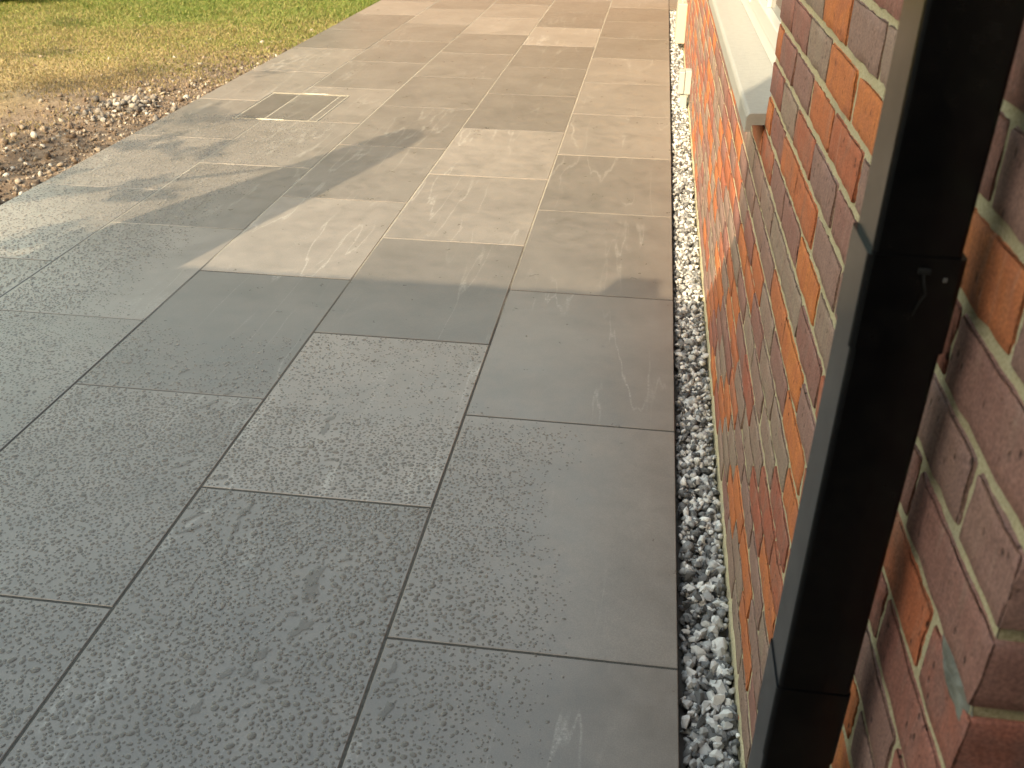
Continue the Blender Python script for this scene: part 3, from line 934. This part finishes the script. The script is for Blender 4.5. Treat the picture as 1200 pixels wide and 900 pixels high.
# merged runs of water, irregular outlines
def puddle(cx, cy, L, w, ang, seed, h=.0022):
    na, rr = 34, (0, .35, .62, .84, .95, 1.0); V = [(0, 0, h)]; F = []
    for q in rr[1:]:
        for k in range(na):
            a = 2 * math.pi * k / na
            rad_ = 1 + .75 * noise.noise((math.cos(a) * 1.6 + seed, math.sin(a) * 1.6, seed)) + .35 * noise.noise((math.cos(a) * 4, math.sin(a) * 4 + seed, 2))
            x, y = L * math.cos(a) * rad_ * q, w * math.sin(a) * rad_ * q
            x += .25 * L * math.sin(y / w * 1.5 + seed)
            V.append((x, y, h * (1 - .6 * q ** 8) if q < 1 else 0))
    for k in range(na): F.append((0, 1 + k, 1 + (k + 1) % na))
    for m in range(4):
        for k in range(na):
            a = 1 + m * na + k; b = 1 + m * na + (k + 1) % na
            F.append((a, a + na, b + na, b))
    c, s = math.cos(ang), math.sin(ang)
    return [(cx + x * c - y * s, cy + x * s + y * c, z + .0005) for x, y, z in V], F
PV, PF = [], []
def addp(*a):
    a = list(a); a[2] *= 1.25; a[3] *= 1.35; V, F = puddle(*a); o = len(PV); PV.extend(V); PF.extend([tuple(o + q for q in f) for f in F])
for a in PUD: addp(*a)
pud = mobj('rain_runs', PV, PF, M_RUN, None, True)
tag(pud, 'clear merged runs of rainwater lying flat on the nearest grey slabs', 'water', kind='stuff')

# bits of leaf and grit blown onto the slabs
N = 60
dp = np.stack([rng.uniform(-2.9, -.02, N), rng.uniform(1.1, 7.5, N) ** 1.0, np.full(N, .0018)], 1)
V, F = scatter(dp, np.clip(rng.lognormal(math.log(.0030), .45, N), .0012, .0075), HULL)
V[:, 2] = np.maximum(V[:, 2] * .55, .0006)
dbr = link(bpy.data.objects.new('leaf_litter', big_mesh('leaf_litter', V, F, plain('dry_litter', (.06, .045, .03), .9))))
tag(dbr, 'tiny dark bits of leaf and grit scattered on the slabs', 'litter', kind='stuff')

# ------------------------------------------------------------------ soil edge, rubble, turf
def gz(x, y): return terr(x, y)
def edge_dist(x): return -3.028 - x
N = 6200
q = []
while len(q) < N:
    x = -3.035 - abs(random.gauss(0, .80)); y = random.uniform(3.2, 9.5)
    s = max(0, min(1, (6.6 - (-x + y * .42)) / 1.0))
    if random.random() < .10 + s * .9: q.append((x, y))
q = np.array(q); sz = np.clip(rng.lognormal(math.log(.0085), .5, N), .003, .030)
pos = np.array([(x, y, gz(x, y) + s * .25) for (x, y), s in zip(q, sz)])
def mat_clod():
    t = NT('soil_clod'); r = t.n('NewGeometry').outputs['Random Per Island']; p = t.pos()
    c = t.ramp(r, [(0, (.06, .042, .03)), (.45, (.14, .10, .07)), (.80, (.22, .175, .13)), (.95, (.30, .27, .23)), (1, (.48, .45, .40))])
    t.col(c); t.rough(.95); t.bump(t.noise(p, 120, 4), .6, .006); return t.m
V, F = scatter(pos, sz)
clods = link(bpy.data.objects.new('soil_clods', big_mesh('soil_clods', V, F, mat_clod())))
tag(clods, 'crumbly brown soil and small stones along the left edge of the paving', 'soil', kind='stuff')
N = 170
q = np.stack([rng.normal(-3.40, .15, N), rng.normal(5.72, .22, N)], 1); q[:, 0] = np.minimum(q[:, 0], -3.06)
sz = np.clip(rng.lognormal(math.log(.016), .45, N), .006, .04)
pos = np.array([(x, y, gz(x, y) + s * .5 + .02 * max(0, 1 - math.hypot((x + 3.4) / .2, (y - 5.75) / .3))) for (x, y), s in zip(q, sz)])
def mat_rubble():
    t = NT('dusty_rubble'); r = t.n('NewGeometry').outputs['Random Per Island']; p = t.pos()
    t.col(t.ramp(r, [(0, (.07, .062, .055)), (.5, (.16, .145, .13)), (.85, (.27, .25, .225)), (1, (.48, .46, .42))])); t.rough(.9)
    t.bump(t.noise(p, 90, 4), .5, .005); return t.m
M_RUB = mat_rubble()
V, F = scatter(pos, sz)
rub = link(bpy.data.objects.new('rubble', big_mesh('rubble', V, F, M_RUB)))
tag(rub, 'small heap of grey broken stone lying on the soil beside the paving', 'rubble', kind='stuff')
M_PALE = plain('pale_stone', (.36, .34, .30), .85, .5, 60, .2)
PS = [mesh('stone', v, f, M_PALE) for v, f in hulls(5, 18, 21)]
for i, (x, y, s, lab) in enumerate(((-3.40, 5.58, .036, 'largest upright white stone at the near side of the rubble heap'),
                             (-3.46, 5.35, .030, 'pale flat stone on the bare soil just before the rubble heap'),
                             (-3.36, 5.36, .032, 'pale stone between the rubble heap and the paving edge'),
                             (-3.08, 5.62, .026, 'cream stone tight against the left edge of the paving'),
                             (-3.63, 4.66, .040, 'broad pale stone alone in the brown soil at the left'))):
    o = link(bpy.data.objects.new('stone', PS[i])); s *= .8; o.location = (x, y, gz(x, y) + s * .3); o.scale = (s, s, s * .8)
    o.rotation_euler = (random.uniform(-.4, .4), random.uniform(-.4, .4), random.uniform(0, 6))
    tag(o, lab, 'stone', 'pale stones in the soil')

# grass blades
NB = 230000
gxp = -3.05 - rng.random(NB * 3) ** 0.9 * 5.4; gyp = rng.uniform(3.4, 11.3, NB * 3)
nzv = np.array([noise.noise((x * 1.1, y * 1.1, 5.5)) * .9 + noise.noise((x * 4, y * 4, 2.5)) * .45 for x, y in zip(gxp, gyp)])
dens = np.clip(((-gxp + gyp * .42) - 5.45 + nzv * .8) / 1.3, 0, 1) * np.clip(.5 + (gyp - 5.5) / 4.5 + nzv * .45, .25, 1)
keepb = np.where(rng.random(NB * 3) < dens)[0][:NB]
gxp, gyp = gxp[keepb], gyp[keepb]; nb = len(keepb); nzk = nzv[keepb]
gzp = np.array([gz(x, y) for x, y in zip(gxp, gyp)])
hgt = rng.uniform(.009, .025, nb) * (1 + np.clip((gyp - 7.5) / 3.0, 0, 1.2) + .5 * np.clip(nzk, 0, 1)); wid = rng.uniform(.0016, .0034, nb) * (1 + .12 * (gyp - 4))
a = rng.uniform(0, 6.28, nb); le = rng.uniform(.3, 1.3, nb) * hgt; b = rng.uniform(0, 6.28, nb)
d = np.stack([np.cos(a), np.sin(a)], 1) * wid[:, None]; ld = np.stack([np.cos(b), np.sin(b)], 1) * le[:, None]
base = np.stack([gxp, gyp], 1)
V = np.zeros((nb, 5, 3))
V[:, 0, :2] = base - d; V[:, 1, :2] = base + d; V[:, 0, 2] = V[:, 1, 2] = gzp - .004
V[:, 2, :2] = base + d * .8 + ld * .4; V[:, 3, :2] = base - d * .8 + ld * .4; V[:, 2, 2] = V[:, 3, 2] = gzp + hgt * .6
V[:, 4, :2] = base + ld; V[:, 4, 2] = gzp + hgt
F0 = np.array([[0, 1, 2], [0, 2, 3], [3, 2, 4]])
Fb = (F0[None] + (np.arange(nb) * 5)[:, None, None]).reshape(-1, 3)
gr = link(bpy.data.objects.new('grass', big_mesh('grass', V.reshape(-1, 3), Fb, M_BLADE)))
tag(gr, 'short patchy yellow green grass beyond the bare soil at the left', 'grass', kind='stuff')

# ------------------------------------------------------------------ planting beyond the lawn
def leaves(n, fn, size, mat, name, parent):
    P = np.array([fn() for _ in range(n)])
    R = rotm(n); s = size * rng.uniform(.6, 1.3, n)
    T = np.array([(-.5, 0, 0), (0, -.28, .05), (.5, 0, 0), (0, .28, .05)])
    Vv = np.einsum('nij,kj->nki', R, T) * s[:, None, None] + P[:, None, :]
    Ff = (np.array([[0, 1, 2, 3]])[None] + (np.arange(n) * 4)[:, None, None]).reshape(-1, 4)
    return link(bpy.data.objects.new(name, big_mesh(name, Vv.reshape(-1, 3), Ff, mat)), parent)
def shrub(x, y, rx, ry, h, n, label, size=.06):
    t = empty('shrub', (x, y, -.04)); tag(t, label, 'shrub', 'shrubs behind the lawn')
    st = MB()
    for q in range(5):
        a = random.uniform(0, 6.28); st.tube([(0, 0, 0), (rx * .3 * math.cos(a), ry * .3 * math.sin(a), h * .45), (rx * .6 * math.cos(a), ry * .6 * math.sin(a), h * .8)], [.02, .014, .006], 6)
    st.build('stem', M_BARK, t)
    def f():
        while True:
            p = np.array((random.uniform(-1, 1), random.uniform(-1, 1), random.uniform(0, 1)))
            d = math.hypot(p[0], p[1]) ** 2 + (2 * p[2] - 1) ** 2 * .8
            if d < .75 + .5 * noise.noise((p[0] * 2 + x, p[1] * 2 + y, p[2] * 3)) and d > .12: return (p[0] * rx, p[1] * ry, p[2] * h + .02)
    leaves(n, f, size, M_LEAF, 'foliage', t)
shrub(-6.95, 9.85, .95, .45, .9, 4200, 'dark leafy shrub at the far left corner of the lawn')
shrub(-5.55, 10.85, .55, .40, .8, 2600, 'dark low shrub just right of the corner shrub behind the lawn')
shrub(-4.3, 11.5, .7, .4, .9, 2400, 'dark shrub behind the lawn nearest the far end of the paving')
# ------------------------------------------------------------------ garden wall closing the far end (above the frame)
fw = MB().box(-9.5, 3.5, 16.0, 16.22, -.1, 1.9, .01).box(-9.6, 3.6, 15.96, 16.26, 1.9, 1.98, .01).build('garden_wall', plain('orange_brick_wall', (.15, .08, .042), .85, .3, 30, .3))
tag(fw, 'orange brick wall closing the far end of the patio', 'wall')

hg = empty('dark_backdrop', (-3.0, 18.0, 0)); tag(hg, 'unseen dark leafy hedge beyond the far wall', 'backdrop')  # unseen, added so the far slabs mirror something dark
hc = MB()
for q in range(13):
    hc.tube([(-8.4 + q * 1.4, random.uniform(-.3, .3), -.1), (-8.4 + q * 1.4, 0, 6.4)], [.12, .03], 6)
hc.build('trunk', M_BARK, hg)
def hf():
    x = random.uniform(-9, 9); z = random.uniform(.1, 1) ** .8
    top = 7.2 + 1.3 * noise.noise((x * .8, 1, 3)) + .6 * noise.noise((x * 2.3, 5, 3))
    return (x, random.uniform(-.9, .9) * (1.1 - z * .5), z * top)
leaves(15000, hf, .42, M_LEAF, 'foliage', hg)

# ------------------------------------------------------------------ unseen blocks made up behind the camera to throw the shade
ob = empty('blocker', (-5.0, -4.5, 0)); tag(ob, 'unseen made-up outbuilding with a taller end, behind the photographer', 'blocker')
OL = Vector(ob.location)
def obp(mb, name, mat, sm=False):
    mb.v = [tuple(Vector(v) - OL) for v in mb.v]; return mb.build(name, mat, ob, sm)
ZS = math.tan(SUN_EL) / math.cos(SUN_AZ)
ZR = (3.27 + 1.0) * ZS
YF = -1.0
def back(gx_, gy_, Y=YF):
    """point in the plane y = Y whose shadow falls at ground point (gx_, gy_)"""
    t_ = (gy_ - Y) / S_DIR.y
    return gx_ - S_DIR.x * t_, -S_DIR.z * t_
XT = back(XW, 2.50)[0]
obp(MB().box(-6.0, XT, -4.5, YF - .06, -.1, ZR - .12, 0), 'wall', M_BOUNCE)
obp(MB().box(-6.1, XT, -4.6, YF, ZR - .12, ZR, .01), 'block_edge', M_BOUNCE)
v0, v1 = back(-.20, 3.43)[0], back(-.045, 3.43)[0]
obp(MB().box(v0, v1, YF - .2, YF, ZR, ZR + .11, .004), 'notch_block', M_DARK)  # added bump that makes the notch in the shadow edge
ZT = (2.5 - YF) * ZS + 1.6
obp(MB().box(XT + .002, XT + 1.6, -3.6, YF, -.1, ZT, 0), 'tall_block', M_BOUNCE)  # added to keep the near end of the wall in shade
obp(MB().box(XT + .002, XT + 1.7, -3.7, YF - .02, ZT + .002, ZT + .12, .01), 'tall_block_cap', M_ROOF)
# porch added out of view right of the camera: keeps the return face dark
po = empty('enclosure', (.9, -.5, 0)); tag(po, 'added unseen dark porch beside the photographer', 'enclosure')
o = MB().box(.30, .40, -2.2, .98, -.1, 2.6, 0).build('inner_wall', M_DARK, po)
o = MB().box(-.70, .30, -2.2, .98, 2.30, 2.40, 0).build('soffit', M_DARK, po)
o = MB().box(-.70, .30, -2.3, -2.2, -.1, 2.6, 0).build('side_wall', M_DARK, po)

# made-up yew left of the frame, shaped to throw the long rounded shadow
YY = 1.5
yw = empty('shadow_caster', (-3.45, YY, -.03)); tag(yw, 'unseen made-up tapering yew left of the photographer', 'caster')
pr = []
for (l, r) in (((-2.53, 3.30), (-1.90, 3.30)), ((-2.297, 3.825), (-1.76, 3.825)), ((-2.08, 4.297), (-1.62, 4.297)), ((-1.853, 4.777), (-1.49, 4.777)), ((-1.68, 5.144), (-1.40, 5.144)), ((-1.60, 5.30), (-1.385, 5.30)), ((-1.54, 5.38), (-1.42, 5.38)), ((-1.50, 5.41), (-1.46, 5.41))):
    p0, p1 = back(*l, YY), back(*r, YY); pr.append(((p1[0] - p0[0]) / 2, (p0[0] + p1[0]) / 2, p0[1]))
pr = [(.30, pr[0][1] - .03, .12), (.36, pr[0][1] - .02, .6)] + pr
yv, yf = [], []; nn_ = 40
rings = []
for i in range(len(pr) - 1):
    for q in range(5): rings.append(tuple(pr[i][k] + (pr[i + 1][k] - pr[i][k]) * q / 5 for k in range(3)))
rings.append(pr[-1])
for r, cx, z in rings:
    for k in range(nn_):
        an = 2 * math.pi * k / nn_; rr_ = r * (1 + .05 * noise.noise((math.cos(an) * 2, math.sin(an) * 2, z * 4)))
        yv.append((cx + rr_ * math.cos(an) + 3.45, rr_ * .8 * math.sin(an), z + .03))
for i in range(len(rings) - 1):
    for k in range(nn_): yf.append((i * nn_ + k, i * nn_ + (k + 1) % nn_, (i + 1) * nn_ + (k + 1) % nn_, (i + 1) * nn_ + k))
yf.append(tuple((len(rings) - 1) * nn_ + k for k in range(nn_)))
mobj('foliage', yv, yf, plain('caster_green', (.035, .05, .018), .8, 1.0, 60, .4), yw, True)
MB().tube([(pr[0][1] + 3.45, 0, 0), (pr[0][1] + 3.45, 0, .3)], [.06, .05], 8).build('trunk', M_BARK, yw)

# tree behind the added blocker: its crown throws the dappled shade at the left
tr = empty('tree', (-5.6, -.3, 0)); tag(tr, 'leafy garden tree behind the photographer throwing dappled shade', 'tree')
tk = MB().tube([(0, 0, -.1), (.05, .05, 1.0), (.1, .1, 1.8), (.2, .2, 2.6), (.3, .3, 3.2)], [.17, .14, .11, .07, .02], 10)
for q in range(10):
    a = random.uniform(0, 6.28); z = random.uniform(1.8, 2.7); L = random.uniform(.9, 1.9)
    tk.tube([(.15, .15, z), (.15 + L * .5 * math.cos(a), .15 + L * .5 * math.sin(a), z + .3), (.15 + L * math.cos(a), .15 + L * math.sin(a), z + .5)], [.045, .025, .009], 6)
tk.build('trunk', M_BARK, tr)
CL = []
def aim(gx_, gy_, r):
    z = random.uniform(2.3, 3.3); t_ = z / -S_DIR.z
    CL.append((np.array((gx_ - S_DIR.x * t_ + 5.6, gy_ - S_DIR.y * t_ + .3, z)), r))
for _ in range(36): aim(random.uniform(-3.6, -2.42), random.uniform(3.35, 5.1), random.uniform(.022, .055))
for _ in range(7): aim(random.uniform(-3.3, -2.5), random.uniform(5.2, 7.0), random.uniform(.04, .08))
for _ in range(16):
    u = random.random(); aim(-4.75 + 1.1 * u + random.gauss(0, .15), 5.45 + 1.5 * u + random.gauss(0, .12), random.uniform(.08, .16))
for _ in range(10): aim(random.uniform(-5.6, -4.4), random.uniform(4.4, 5.7), random.uniform(.10, .22))
for _ in range(4): aim(-5.0 + random.gauss(0, .06), random.uniform(6.85, 7.6), .07)
for _ in range(3): aim(-5.55 + random.gauss(0, .08), random.uniform(8.4, 8.8), .06)
def tf():
    c, r = random.choice(CL)
    u = random.gauss(0, r * 1.6); an = (c[0] * 37) % 3.14
    return c + np.array([random.gauss(0, r * .6) + u * math.cos(an), random.gauss(0, r * .6) + u * math.sin(an), random.gauss(0, r * .6)])
leaves(5200, tf, .062, M_LEAF, 'crown', tr)
